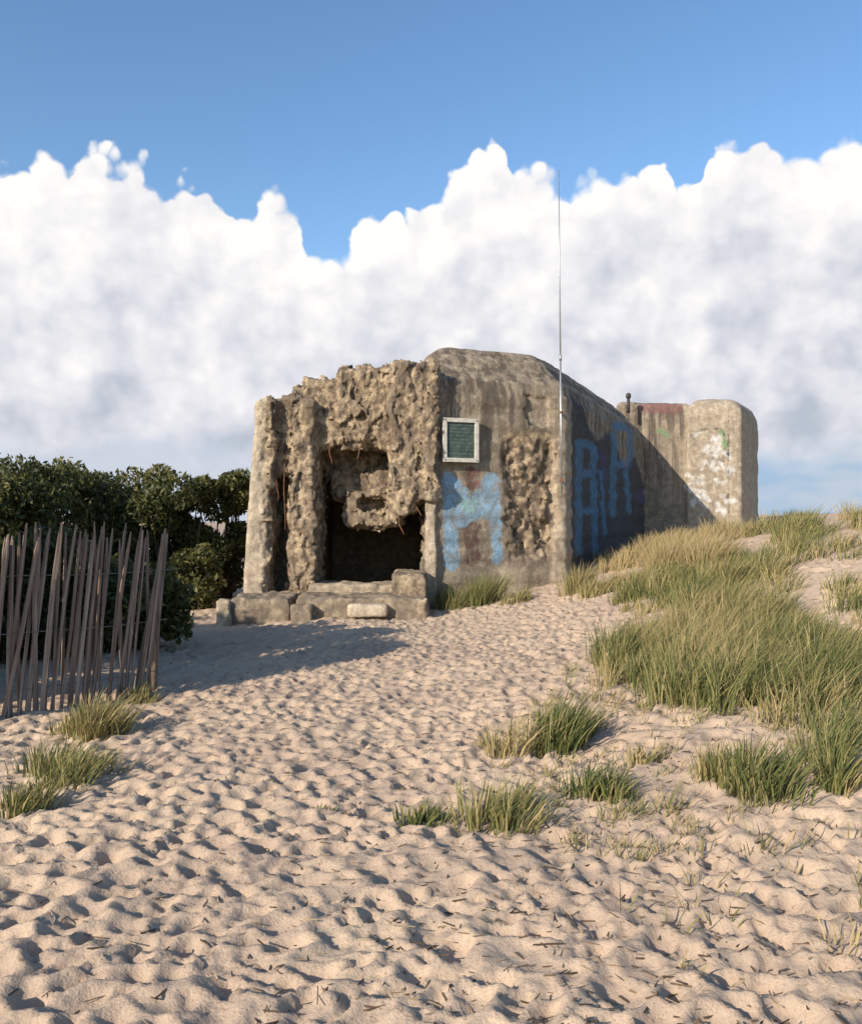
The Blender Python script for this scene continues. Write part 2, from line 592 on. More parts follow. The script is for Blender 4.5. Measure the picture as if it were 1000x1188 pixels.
# ------------------------------------------------------------------ signed-distance sculpting of the bunker
def surface_nets(F, org, hs):
    S = F < 0
    nx, ny, nz = F.shape
    cnt = np.zeros((nx - 1, ny - 1, nz - 1), np.int8)
    offs = [(a, b, c) for a in (0, 1) for b in (0, 1) for c in (0, 1)]
    for a, b, c in offs:
        cnt += S[a:nx - 1 + a, b:ny - 1 + b, c:nz - 1 + c]
    act = (cnt > 0) & (cnt < 8)
    I, J, K = np.nonzero(act)
    idx = np.full(act.shape, -1, np.int32)
    idx[I, J, K] = np.arange(len(I))
    pos = np.zeros((len(I), 3)); num = np.zeros(len(I))
    val = {o: F[I + o[0], J + o[1], K + o[2]] for o in offs}
    for o in offs:
        for ax in range(3):
            if o[ax] == 0:
                p = list(o); p[ax] = 1; p = tuple(p)
                f0, f1 = val[o], val[p]
                mk = (f0 < 0) != (f1 < 0)
                t = np.where(mk, f0 / np.where(mk, f0 - f1, 1), 0)
                q = np.array(o, float)[None, :].repeat(len(I), 0)
                q[:, ax] = t
                pos[mk] += q[mk]; num[mk] += 1
    pos /= num[:, None]
    V = (np.stack([I, J, K], 1) + pos) * hs + np.array(org)
    quads = []
    for ax in range(3):
        sl0 = [slice(1, -1)] * 3; sl1 = [slice(1, -1)] * 3
        sl0[ax] = slice(0, -1); sl1[ax] = slice(1, None)
        a, b = S[tuple(sl0)], S[tuple(sl1)]
        for flip, mk in ((False, a & ~b), (True, ~a & b)):
            e = np.array(np.nonzero(mk)).T
            if not len(e):
                continue
            b1, b2 = (ax + 1) % 3, (ax + 2) % 3
            e[:, b1] += 1; e[:, b2] += 1

            def cell(d1, d2):
                g_ = e.copy(); g_[:, b1] -= d1; g_[:, b2] -= d2
                return idx[g_[:, 0], g_[:, 1], g_[:, 2]]
            qd = np.stack([cell(1, 1), cell(0, 1), cell(0, 0), cell(1, 0)], 1)
            quads.append(qd[:, ::-1] if flip else qd)
    return V, np.concatenate(quads)


def grid(lo, hi, hs):
    ax = [np.arange(lo[i], hi[i] + hs, hs, dtype=np.float32) for i in range(3)]
    return np.meshgrid(*ax, indexing='ij')


def sbox(X, Y, Z, lo, hi, r=0.03):
    dx = np.abs(X - (lo[0] + hi[0]) / 2) - (hi[0] - lo[0]) / 2 + r
    dy = np.abs(Y - (lo[1] + hi[1]) / 2) - (hi[1] - lo[1]) / 2 + r
    dz = np.abs(Z - (lo[2] + hi[2]) / 2) - (hi[2] - lo[2]) / 2 + r
    return np.sqrt(np.maximum(dx, 0) ** 2 + np.maximum(dy, 0) ** 2 + np.maximum(dz, 0) ** 2) + np.minimum(np.maximum(np.maximum(dx, dy), dz), 0) - r


def smin(a, b, k):
    h_ = np.clip(0.5 + 0.5 * (b - a) / k, 0, 1)
    return b * (1 - h_) + a * h_ - k * h_ * (1 - h_)


def smax(a, b, k):
    return -smin(-a, -b, k)


def prism(X, Y, Z, poly, z0, z1, ch_h, ch_s, k=0.12):
    """convex footprint (counter-clockwise), roof edge bevelled by ch_h down / ch_s in"""
    f = None
    n = len(poly)
    for i in range(n):
        (x0, y0), (x1, y1) = poly[i], poly[(i + 1) % n]
        L = math.hypot(x1 - x0, y1 - y0)
        nx_, ny_ = (y1 - y0) / L, -(x1 - x0) / L
        d = (X - x0) * nx_ + (Y - y0) * ny_
        f = d if f is None else smax(f, d, 0.05)
        c = math.hypot(ch_h, ch_s)
        d2 = (d * ch_h + (Z - (z1 - ch_h)) * ch_s) / c
        f = smax(f, d2, k)
    return smax(np.maximum(f, z0 - Z), Z - z1, k)


def rough(F, X, Y, Z, fn, band=0.32):
    """add displacement fn(P, f) -> metres outwards near the surface"""
    mk = np.abs(F) < band
    P = np.stack([X[mk], Y[mk], Z[mk]], 1)
    F[mk] -= fn(P, F[mk])
    return F


def seg_dist(U, V, strokes):
    """distance to thick strokes (u0,v0,u1,v1,half width)"""
    d = np.full(U.shape, 9.0)
    for (a, b, c, e, w) in strokes:
        L2 = (c - a) ** 2 + (e - b) ** 2 + 1e-9
        t = np.clip(((U - a) * (c - a) + (V - b) * (e - b)) / L2, 0, 1)
        d = np.minimum(d, np.hypot(U - a - t * (c - a), V - b - t * (e - b)) - w)
    return d


class Face:
    ku = 1.0
    """a wall plane: maps photograph pixels on it to (u along wall, z)"""
    def __init__(self, p0, p1):
        self.o = np.array(p0, float)
        d = np.array(p1, float) - self.o
        self.d = d / np.linalg.norm(d)
        self.nrm = np.array((self.d[1], -self.d[0]))

    def px(self, px, py):
        r = np.array(((px - CX) / F_PX, 1.0))
        t = (self.o @ self.nrm) / (r @ self.nrm)
        return (r * t - self.o) @ self.d, CAM_Z + (HY - py) / F_PX * t

    def strokes(self, lst):
        out = []
        for (a, b, c, e, w) in lst:
            u0, z0 = self.px(a, b); u1, z1 = self.px(c, e)
            r = np.array(((a - CX) / F_PX, 1.0))
            t = (self.o @ self.nrm) / (r @ self.nrm)
            out.append((u0, z0, u1, z1, w * t / F_PX))
        return out

    def uv(self, V):
        q = V[:, :2] - self.o
        return q @ self.d, V[:, 2], q @ self.nrm

    def dist(self, V, lst, tol=0.45):
        u, z, n = self.uv(V)
        d = seg_dist(u * self.ku, z, [(a * self.ku, b, c * self.ku, e, w) for a, b, c, e, w in self.strokes(lst)])
        return np.where(np.abs(n) < tol, d, 9.0)


A, B, C_ = (0.0, 17.0), (2.62, 18.0), (6.3, 27.4)
front, side = Face(A, B), Face(B, C_)
side.ku = 0.24                                              # lettering on the long wall is wide and low
bunker = empty('concrete_bunker', (1.5, 20.0, 0.3), 'big weathered concrete wartime bunker with broken openings and graffiti, standing in the dunes', 'bunker')

PAINTS = [('paint_black_and_shade', (0.045, 0.047, 0.058)), ('paint_maroon', (0.13, 0.07, 0.06)), ('paint_blue', (0.27, 0.45, 0.60)), ('paint_teal', (0.30, 0.50, 0.48)),  # first entry is shade painted into the side wall's colour
          ('paint_red', (0.34, 0.13, 0.12)), ('paint_yellow', (0.48, 0.40, 0.16)), ('paint_deep', (0.09, 0.22, 0.35)), ('paint_violet', (0.08, 0.07, 0.18))]
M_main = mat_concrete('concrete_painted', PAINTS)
M_conc = mat_concrete('concrete_bare')
M_wing = mat_concrete('concrete_tagged', [('paint_rust', (0.24, 0.11, 0.11)), ('paint_white', (0.74, 0.72, 0.68)), ('paint_green', (0.20, 0.34, 0.16)), ('paint_black_and_shade', (0.04, 0.04, 0.045))])

# ---- main block
hs = 0.043
X, Y, Z = grid((-1.5, 16.5, -0.5), (7.2, 28.2, 5.25), hs)
poly = [(-0.62, 16.99), A, B, C_, (1.0, 28.0), (-0.4, 24.0)]
Fm = prism(X, Y, Z, poly, -0.6, 5.02, 0.85, 0.75, 0.10)
Fm = np.maximum(Fm, -sbox(X, Y, Z, (-2.0, 16.0, -1.0), (0.04, 23.0, 4.08), 0.02))   # the roof slab carries on over the broken embrasure
# corner pilaster strip and a shallow square recess beside it
u = (X - A[0]) * front.d[0] + (Y - A[1]) * front.d[1]
nn = (X - A[0]) * front.nrm[0] + (Y - A[1]) * front.nrm[1]
Fm = np.where((u > 2.52) & (Z < 4.05), Fm - 0.03, Fm)
Fm = np.maximum(Fm, -np.maximum.reduce([np.abs(u - 2.22) - 0.24, np.abs(Z - 3.72) - 0.28, np.abs(nn) - 0.07]))
us0, zs0 = front.px(582, 500)
us1, zs1 = front.px(646, 615)


def main_rough(P, f):
    uu = (P[:, 0] - A[0]) * front.d[0] + (P[:, 1] - A[1]) * front.d[1]
    nn_ = np.abs((P[:, 0] - A[0]) * front.nrm[0] + (P[:, 1] - A[1]) * front.nrm[1])
    zz = P[:, 2]
    on = nn_ < 0.6
    lo = fbm(P, 0.8, 3, 0.5, 3) - 0.5
    mid = fbm(P, 4.0, 3, 0.5, 5) - 0.5
    cr2 = fbm(P, 2.1, 2, 0.5, 41)
    wob = 0.30 * (fbm(P, 1.9, 2, 0.5, 31) - 0.5)
    pu = sstep(uu + wob, us0, us0 + 0.16) * (1 - sstep(uu + wob, us1 - 0.10, us1 + 0.06))
    pz = sstep(zz + wob, zs1 - 0.75, zs1 - 0.2) * (1 - sstep(zz + wob, zs0 - 0.25, zs0 + 0.05))
    er = pu * pz * on
    left = (1 - sstep(uu, 0.05, 0.5)) * on * sstep(zz, 2.2, 3.2) * 0.35
    top = sstep(zz, 3.9, 4.6) * 0.25 * (P[:, 1] < 21.0)
    use = (er + left + top) > 0.02
    fa = np.zeros(len(P), np.float32); fb = fa.copy()
    fa[use] = facets(P[use], (5.5, 5.5, 3.2), 201)
    fb[use] = facets(P[use], (13.0, 13.0, 9.0), 221)
    out = 0.07 * lo + 0.025 * mid - er * (0.09 + 0.20 * fa + 0.10 * fb + 0.16 * (cr2 - 0.5)) - (left + top) * (0.03 + 0.08 * fa)
    bands = 0.010 * np.sign(np.sin(zz * 2 * math.pi / 0.42))
    return out + bands * (1 - er)


Fm = rough(Fm, X, Y, Z, main_rough)
V, Q = surface_nets(Fm, (X[0, 0, 0], Y[0, 0, 0], Z[0, 0, 0]), hs)
del Fm, X, Y, Z, u, nn
uu, zz, nn = front.uv(V)
wob = 0.35 * (fbm(V.astype(np.float32), 2.2, 3, 0.5, 31) - 0.5)
onf = (np.abs(nn) < 0.6)
ero = onf * sstep(uu + wob, us0 - 0.1, us0 + 0.15) * (1 - sstep(uu + wob, us1, us1 + 0.1)) * sstep(zz + wob, zs1 - 0.9, zs1 - 0.2) * (1 - sstep(zz + wob, zs0 - 0.1, zs0 + 0.15))
ero = np.maximum(ero, onf * (1 - sstep(uu + wob, 0.0, 0.35)) * sstep(zz, 1.9, 2.8) * 0.8)
pal = onf * sstep(uu + wob, us0 - 0.1, us0 + 0.1) * (1 - sstep(uu + wob, us0 + 0.45, us0 + 0.65)) * (1 - sstep(zz + wob, zs1 - 0.9, zs1 - 0.4))
pal = np.maximum(pal, onf * sstep(uu, 2.5, 2.56) * (1 - sstep(zz, 3.8, 4.0)) * 0.55)
pal = np.maximum(pal, onf * (1 - sstep(uu + 0.4 * wob, 0.06, 0.16)) * (1 - sstep(zz, 1.9, 2.2)) * 0.9)
blue = front.dist(V, [(521, 556, 524, 652, 10), (524, 560, 546, 588, 10), (548, 590, 568, 558, 9), (573, 556, 577, 648, 7.5), (530, 575, 535, 600, 12), (566, 570, 566, 592, 10), (541, 592, 552, 594, 10)])
maroon = front.dist(V, [(545, 548, 546, 562, 8), (546, 618, 549, 648, 10), (541, 612, 556, 612, 6)])
teal = front.dist(V, [(536, 582, 546, 590, 7), (546, 588, 552, 584, 5)])
red = front.dist(V, [(503, 532, 503, 556, 5), (553, 548, 556, 566, 2.5)])
yel = front.dist(V, [(501, 592, 504, 602, 4)])
deep = side.dist(V, [(670, 515, 669, 640, 5), (672, 514, 684, 516, 5), (688, 522, 687, 545, 5), (672, 551, 686, 550, 5), (688, 558, 688, 640, 5), (674, 594, 684, 592, 4),
                     (711, 497, 709, 596, 5), (713, 494, 726, 495, 5), (730, 500, 729, 532, 5), (713, 540, 726, 538, 5), (724, 542, 728, 592, 4.5), (695, 548, 700, 620, 3)])
viol = side.dist(V, [(742, 575, 790, 585, 9), (752, 590, 776, 598, 7), (697, 530, 700, 560, 4)])
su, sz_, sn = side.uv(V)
side_shade = np.minimum.reduce([su - 0.35, 3.95 - 0.10 * su - sz_ + 0.25 * np.sin(su * 1.7), np.full(len(V), 1.0)])
shade_dist = np.where(np.abs(sn) < 0.3, -side_shade * 0.5, 9.0)  # near-black colour laid over the long side wall to deepen its shade
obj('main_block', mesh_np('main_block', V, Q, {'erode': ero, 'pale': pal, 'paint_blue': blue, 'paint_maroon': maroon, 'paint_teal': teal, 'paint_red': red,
    'paint_yellow': yel, 'paint_deep': deep, 'paint_violet': viol, 'paint_black_and_shade': shade_dist}), M_main, bunker, True)

# ---- broken embrasure front left of the main block
hs = 0.028
X, Y, Z = grid((-3.9, 16.3, -0.6), (0.5, 19.3, 4.75), hs)
bx = lambda lo, hi, r=0.05: sbox(X, Y, Z, lo, hi, r)
lean = (3.9 - Z) * 0.062                                   # battered outer edge of the left pillar
f = sbox(X + lean - 0.18, Y, Z, (-3.42, 16.95, -0.6), (-2.98, 18.6, 3.84), 0.10)
f = np.minimum(f, bx((-3.15, 17.12, 2.45), (-2.4, 18.6, 3.88), 0.06))       # rough wall above the slot
f = np.minimum(f, bx((-3.2, 17.95, -0.6), (-2.4, 18.6, 3.0), 0.05))          # back of the slot
f = np.minimum(f, bx((-2.66, 17.22, -0.6), (-2.42, 18.4, 3.3), 0.05))
f = np.minimum(f, bx((-2.56, 16.98, -0.6), (-2.15, 18.6, 3.86), 0.05))       # second pillar
f = np.minimum(f, bx((-2.35, 17.25, 2.98), (-0.55, 19.2, 4.30), 0.10))       # lintel
f = np.minimum(f, bx((-1.75, 17.18, 3.05), (-0.55, 19.2, 4.47), 0.12))
f = np.minimum(f, bx((-0.74, 16.80, 1.95), (0.16, 18.2, 4.50), 0.10))        # hanging block
f = np.minimum(f, bx((-0.74, 16.84, 1.58), (-0.28, 17.7, 2.4), 0.10))
f = np.minimum(f, bx((-0.12, 16.93, -0.6), (0.10, 18.2, 2.4), 0.03))         # right jamb
f = np.minimum(f, bx((-2.75, 18.4, -0.6), (-2.35, 19.2, 4.3), 0.05))
f = np.minimum(f, bx((0.0, 17.8, -0.6), (0.4, 19.2, 4.3), 0.05))
# stepped corbels left hanging inside the opening
for (x0, z0, z1, y0) in ((-2.12, 2.42, 3.05, 18.15), (-1.93, 2.02, 2.60, 17.85), (-1.62, 1.52, 2.22, 17.58)):
    f = np.minimum(f, bx((x0, y0, z0), (-0.55, y0 + 0.6, z1), 0.10))
f = np.maximum(f, -sbox(X, Y, Z, (-1.36, 16.5, 1.76), (-0.80, 18.0, 2.10), 0.16))
f = np.minimum(f, bx((-1.30, 17.56, 1.48), (-0.86, 18.0, 1.74), 0.10))
# bite out of the lower right corner of the hanging block
f = np.maximum(f, -np.maximum.reduce([0.45 * (-0.70 - X) + 0.89 * (Z - 1.62), Y - 17.9, X + 0.13, -0.66 - X]))


def wing_rough(P, f_):
    big_ = fbm(P, 1.3, 2, 0.5, 51) - 0.5
    mid = fbm(P, 5.0, 3, 0.55, 57) - 0.5
    use = P[:, 1] < 19.0
    fa = np.zeros(len(P), np.float32); fb = fa.copy()
    fa[use] = facets(P[use], (3.4, 3.4, 1.9), 301)
    fb[use] = facets(P[use], (9.0, 9.0, 6.0), 331) + 0.5 * facets(P[use], (20.0, 20.0, 15.0), 351)
    x, z = P[:, 0], P[:, 2]
    smoothp = (1 - sstep(x, -3.20, -3.06)) + 0.9 * sstep(x, -0.16, -0.10) * (1 - sstep(z, 1.9, 2.2)) + 0.35 * sstep(x, -2.4, -2.3) * (1 - sstep(x, -1.9, -1.7)) * sstep(z, 2.9, 3.1)
    strong = 1 - 0.85 * np.clip(smoothp, 0, 1)
    return 0.04 * big_ + strong * (0.08 * big_ + 0.13 * fa + 0.085 * fb + 0.02 * mid)


f = rough(f, X, Y, Z, wing_rough)
V, Q = surface_nets(f, (X[0, 0, 0], Y[0, 0, 0], Z[0, 0, 0]), hs)
del f, X, Y, Z
x, z = V[:, 0], V[:, 2]
sm = np.clip((1 - sstep(x, -3.12, -2.98)) + sstep(x, -0.14, -0.08) * (1 - sstep(z, 1.9, 2.3)), 0, 1)
embrasure = obj('embrasure_wall', mesh_np('embrasure_wall', V, Q, {'erode': (1 - sm) * 0.9, 'pale': sm * 0.9}), M_conc, bunker, True)

# ---- gun chamber behind the opening
hs = 0.07
X, Y, Z = grid((-3.1, 18.8, -0.7), (0.7, 23.2, 4.7), hs)
f = sbox(X, Y, Z, (-2.78, 19.1, -0.6), (0.42, 22.9, 4.28), 0.05)
f = np.maximum(f, -sbox(X, Y, Z, (-2.38, 18.0, -2.0), (0.02, 22.3, 3.12), 0.08))
f = rough(f, X, Y, Z, lambda P, q: 0.08 * (fbm(P, 1.5, 3, 0.5, 81) - 0.5))
V, Q = surface_nets(f, (X[0, 0, 0], Y[0, 0, 0], Z[0, 0, 0]), hs)
del f, X, Y, Z
obj('gun_chamber', mesh_np('gun_chamber', V, Q, {'erode': np.full(len(V), 0.2), 'pale': np.zeros(len(V))}), M_conc, bunker, True)

# ---- far wing
hs = 0.06
X, Y, Z = grid((5.3, 26.2, 0.0), (12.6, 32.5, 5.6), hs)
W0, WS, W1, W2 = (5.6, 27.72), (7.75, 27.60), (9.20, 27.35), (10.75, 30.3)
f = prism(X, Y, Z, [W0, WS, (8.6, 31.0), (6.0, 31.0)], -0.1, 5.18, 0.10, 0.10, 0.05)
f = np.minimum(f, prism(X, Y, Z, [(7.60, 27.45), W1, W2, (8.3, 31.0)], -0.1, 5.30, 0.34, 0.26, 0.16))


def far_rough(P, f_):
    return 0.09 * (fbm(P, 0.9, 3, 0.5, 61) - 0.5) + 0.05 * (fbm(P, 4.0, 3, 0.5, 63) - 0.5)


f = rough(f, X, Y, Z, far_rough)
V, Q = surface_nets(f, (X[0, 0, 0], Y[0, 0, 0], Z[0, 0, 0]), hs)
del f, X, Y, Z
wf = Face((7.6, 27.45), W1)
wl = Face(W0, WS)
rs = random.Random(3)
wh, bk = [], []
for k in range(44):
    a, b = rs.uniform(803, 846), rs.uniform(505, 592)
    wh.append((a, b, a + rs.uniform(-9, 9), b + rs.uniform(-10, 10), rs.uniform(1.6, 3.4)))
for k in range(14):
    a, b = rs.uniform(803, 846), rs.uniform(498, 592)
    bk.append((a, b, a + rs.uniform(-7, 7), b + rs.uniform(-9, 9), 0.9))
bk += [(845, 470, 845, 600, 0.8), (800, 500, 846, 496, 0.7)]
obj('far_wing', mesh_np('far_wing', V, Q, {'erode': np.zeros(len(V)), 'pale': 0.8 * sstep(wf.uv(V)[0], -0.1, 0.05),
    'paint_white': wf.dist(V, wh, 0.3), 'paint_black_and_shade': wf.dist(V, bk, 0.3), 'paint_rust': wl.dist(V, [(746, 473, 786, 474, 6)], 0.4),
    'paint_green': np.minimum(wf.dist(V, [(838, 500, 842, 520, 3)], 0.3), wl.dist(V, [(766, 500, 776, 506, 3)], 0.3))}), M_wing, bunker, True)


# ---- ledge, low blocks and loose slab at the foot of the opening
def rough_block(name, lo, hi, mat, seed, amp=0.07, hs_=0.035, rad=0.05, pale=0.0, er=0.5, parent=bunker):
    pad = 0.2
    X_, Y_, Z_ = grid([v - pad for v in lo], [v + pad for v in hi], hs_)
    f_ = sbox(X_, Y_, Z_, lo, hi, rad)
    f_ = rough(f_, X_, Y_, Z_, lambda P, q: amp * (fbm(P, 2.5, 4, 0.55, seed) - 0.5) * 2 - amp * 0.8 * np.clip(fbm(P, 6, 3, 0.5, seed + 4, True) - 0.5, 0, 1))
    V_, Q_ = surface_nets(f_, (X_[0, 0, 0], Y_[0, 0, 0], Z_[0, 0, 0]), hs_)
    n = len(V_)
    return obj(name, mesh_np(name, V_, Q_, {'erode': np.full(n, er), 'pale': np.full(n, pale)}), mat, parent, True)


ledge = rough_block('ledge', (-2.28, 15.35, -0.5), (-0.05, 17.3, 0.33), M_conc, 71)
rough_block('sill', (-2.2, 16.6, 0.1), (-0.6, 17.6, 0.47), M_conc, 72, 0.05, pale=0.5)
rough_block('low_block', (-3.42, 15.6, -0.5), (-2.38, 17.2, 0.31), M_conc, 73, er=0.3)
rough_block('low_block', (-3.62, 15.5, -0.5), (-3.36, 15.8, 0.28), M_conc, 74, 0.05, pale=0.9)
rough_block('step_block', (-0.66, 15.9, 0.2), (-0.06, 16.85, 0.72), M_conc, 75, er=0.8)
rough_block('pale_slab', (-1.38, 15.18, 0.02), (-0.70, 15.42, 0.24), M_conc, 76, 0.03, pale=1.3, er=0.0)
rough_block('foot_block', (-2.34, 15.12, -0.5), (-1.93, 15.5, 0.24), M_conc, 77, 0.05, er=0.4)

# ---- bent reinforcement bars hanging from the broken edges
M_rust = mat_plain('rusty_iron', (0.16, 0.075, 0.04), 0.8, 0.2, 0.4, 20)
for (x, y, z, dx, dy, L) in ((-2.72, 17.15, 2.95, 0.02, -0.05, 1.5), (-2.86, 17.1, 2.6, 0.05, -0.08, 0.6), (-1.9, 17.3, 3.02, 0.06, -0.12, 0.35),
                             (-1.3, 17.25, 3.04, -0.08, -0.1, 0.28), (-0.6, 16.95, 1.66, 0.1, -0.05, 0.3), (-0.3, 16.95, 2.0, 0.12, -0.1, 0.3)):
    p = [(x + dx * t * t + 0.012 * math.sin(9 * t), y + dy * t, z + 0.1 - (L + 0.1) * t) for t in np.linspace(0, 1, 7)]
    obj('reinforcement_bar', MB().tube(p, [0.011] * 7, 6).mesh('reinforcement_bar', True), M_rust, embrasure)

# ------------------------------------------------------------------ information board on the front wall
M_frame = mat_plain('pale_board_frame', (0.50, 0.47, 0.40), 0.6, var=0.2)
M_panel, N = new_mat('faded_green_panel')
co = N.n('TexCoord').outputs['Object']
sp = N.n('SeparateXYZ', {0: co})
line = N.math('SINE', N.math('MULTIPLY', sp.outputs[2], 95.0))
ragged = N.noise(N.vscale(co, (30, 30, 12)), 1.0, 3)
mk = N.math('MULTIPLY', N.step(line, 0.2, 0.7), N.step(ragged, 0.45, 0.6, 0.0, 0.55))
pc_ = N.mix(N.step(N.noise(co, 6.0, 4), 0.35, 0.65), rgb(0.030, 0.050, 0.042), rgb(0.060, 0.085, 0.070))
finish(N, N.mix(mk, pc_, rgb(0.16, 0.19, 0.16)), 0.45, spec=0.4)
u0, z1 = front.px(511, 485)
u1, z0 = front.px(552, 537)
uc, zc, w_, h_ = (u0 + u1) / 2, (z0 + z1) / 2, u1 - u0, z1 - z0
bp = np.array(A) + front.d * uc + front.nrm * 0.10
rzf = math.atan2(front.d[1], front.d[0])
board = empty('information_board', (bp[0], bp[1], zc), 'small dark green board in a pale frame on the bunker front above the blue graffiti', 'board', rz=rzf)
t_ = 0.075
obj('backing', MB().box((0, 0.045, 0), (w_ - 0.04, 0.07, h_ - 0.04)).mesh('backing'), M_frame, board)
obj('panel', MB().box((0, 0.0, 0), (w_ - 2 * t_, 0.02, h_ - 2 * t_)).mesh('panel'), M_panel, board)
for sx in (-1, 1):
    obj('frame_side', MB().box((sx * (w_ - t_) / 2, -0.012, 0), (t_, 0.055, h_ - 2 * t_ - 0.004)).mesh('frame_side'), M_frame, board)
for sz in (-1, 1):
    obj('frame_rail', MB().box((0, -0.014, sz * (h_ - t_) / 2), (w_, 0.06, t_)).mesh('frame_rail'), M_frame, board)
for sx in (-1, 1):
    for sz in (-1, 1):
        obj('bolt', MB().tube([(sx * (w_ - t_) / 2, -0.043, sz * (h_ - t_) / 2), (sx * (w_ - t_) / 2, -0.055, sz * (h_ - t_) / 2)], [0.014, 0.012], 8).mesh('bolt'), M_rust, board)

# ------------------------------------------------------------------ mast clamped to the corner
M_steel = mat_plain('galvanised_steel', (0.42, 0.42, 0.41), 0.45, 0.75, 0.15)
my = 17.72
mx = lambda px: (px - CX) * my / F_PX
mz = lambda py: CAM_Z + (HY - py) * my / F_PX
mast = empty('metal_mast', (mx(651.5), my, mz(572)), 'tall thin metal mast clamped to the bunker corner rising into the sky', 'mast')
zt, zb = mz(197), mz(572)
tip = mx(648.2) - mx(651.5)
Lm = zt - zb
cut = 0.42 * Lm
obj('lower_tube', MB().tube([(0, 0, 0), (tip * 0.42, 0, cut)], [0.019, 0.019], 10).mesh('lower_tube', True), M_steel, mast)
obj('upper_rod', MB().tube([(tip * 0.41, 0, cut - 0.08), (tip, 0, Lm)], [0.014, 0.009], 8).mesh('upper_rod', True), M_steel, mast)
obj('collar', MB().tube([(tip * 0.41, 0, cut - 0.06), (tip * 0.42, 0, cut + 0.05)], [0.026, 0.026], 10).mesh('collar', True), M_steel, mast)
for zz_ in (0.25, 1.55):
    obj('bracket', MB().box((0.01, 0.15, zz_), (0.035, 0.34, 0.03)).box((0, 0, zz_), (0.06, 0.055, 0.045)).mesh('bracket'), M_rust, mast)

# ------------------------------------------------------------------ little vent on the roof
vx, vy = (729 - CX) * 27.2 / F_PX, 27.2
vent = empty('roof_vent', (vx, vy, 4.9), 'small dark vent pipe on the bunker roof beside the far wing', 'vent')
M_dark = mat_plain('dark_iron', (0.05, 0.045, 0.045), 0.7, 0.3, 0.3)
obj('pipe', MB().tube([(0, 0, -0.1), (0, 0, 0.33)], [0.05, 0.045], 10).mesh('pipe', True), M_dark, vent)
obj('cap', MB().tube([(0, 0, 0.33), (0, 0, 0.37), (0, 0, 0.46), (0, 0, 0.49)], [0.06, 0.08, 0.07, 0.02], 12).mesh('cap', True), M_dark, vent)

# ------------------------------------------------------------------ paling fence
M_wood = mat_wood()
M_wire = mat_plain('fence_wire', (0.20, 0.17, 0.15), 0.5, 0.7, 0.3)
E = np.array((-2.78, 9.15)); fd = np.array((0.60, 0.80)); fd /= np.linalg.norm(fd)
fence = empty('paling_fence', (E[0], E[1], gz(*E)), 'leaning fence of split wooden palings wired together beside the sand path', 'fence', rz=math.atan2(fd[1], fd[0]))


def paling_mesh(seed):
    r_ = random.Random(seed)
    L = 1.0
    m_ = MB()
    n0 = 0
    levels = [0, 0.2, 0.45, 0.7, 0.93, 1.0]
    prof_ = [(r_.uniform(-1.15, -0.8), r_.uniform(-0.9, -0.5)), (r_.uniform(0.7, 1.1), r_.uniform(-0.9, -0.4)), (r_.uniform(0.8, 1.1), r_.uniform(0.3, 0.9)), (r_.uniform(-0.2, 0.3), r_.uniform(0.7, 1.1)), (r_.uniform(-1.1, -0.8), r_.uniform(0.3, 0.8))]
    bow = r_.uniform(-0.02, 0.02)
    for t in levels:
        sc_ = 1.0 if t < 0.95 else 0.35
        if t == 0.93: sc_ = 0.85
        ox = bow * math.sin(t * 3.1) + r_.uniform(-0.003, 0.003)
        for (a, b) in prof_:
            m_.v.append((ox + a * 0.018 * sc_ * r_.uniform(0.9, 1.1), b * 0.012 * sc_, t * L))
    k_ = 5
    for i in range(len(levels) - 1):
        for j in range(k_):
            m_.f.append((i * k_ + j, i * k_ + (j + 1) % k_, (i + 1) * k_ + (j + 1) % k_, (i + 1) * k_ + j))
    m_.f.append(tuple(range(k_))[::-1]); m_.f.append(tuple((len(levels) - 1) * k_ + j for j in range(k_)))
    return m_.mesh('paling')


pal_meshes = [paling_mesh(100 + i) for i in range(7)]
for me in pal_meshes:
    me.materials.append(M_wood)
rf = random.Random(12)
xq, npal = 0.0, 0
while xq > -2.6:
    o = bpy.data.objects.new('paling', pal_meshes[npal % 7])
    COL.objects.link(o); o.parent = fence
    wpt = E + fd * xq
    zb_ = gz(*wpt) - gz(*E) - 0.12
    Lp = rf.uniform(1.66, 1.84)
    o.location = (xq, (0.014 if npal % 2 else -0.014) + rf.uniform(-0.008, 0.008), zb_)
    leanf = 0.13 + rf.gauss(0, 0.035)
    if rf.random() < 0.22: leanf -= 0.13
    o.rotation_euler = (rf.gauss(-0.01, 0.02), leanf, rf.uniform(-0.5, 0.5))
    o.scale = (rf.uniform(0.7, 1.2), rf.uniform(0.7, 1.1), Lp)
    xq -= rf.uniform(0.030, 0.050)
    npal += 1
for hz in (0.32, 0.82, 1.32):
    for sgn in (-1, 1):
        pp = []
        for t in np.linspace(0.32 * (hz / 1.3), -2.55, 120):
            wpt = E + fd * t
            pp.append((t + hz * 0.0, sgn * 0.024 * math.sin(t * 2 * math.pi / 0.146), gz(*wpt) - gz(*E) + hz - 0.1 + 0.01 * math.sin(3 * t)))
        obj('wire', MB().tube(pp, [0.0028] * len(pp), 5).mesh('wire', True), M_wire, fence)
for px_ in (0.06, -1.75):
    wpt = E + fd * px_
    obj('post', MB().tube([(px_, 0.06, gz(*wpt) - gz(*E) - 0.3), (px_ + 0.06, 0.065, 0.7), (px_ + 0.17, 0.07, 1.58)], [0.042, 0.04, 0.034], 9).mesh('post', True), M_wood, fence)


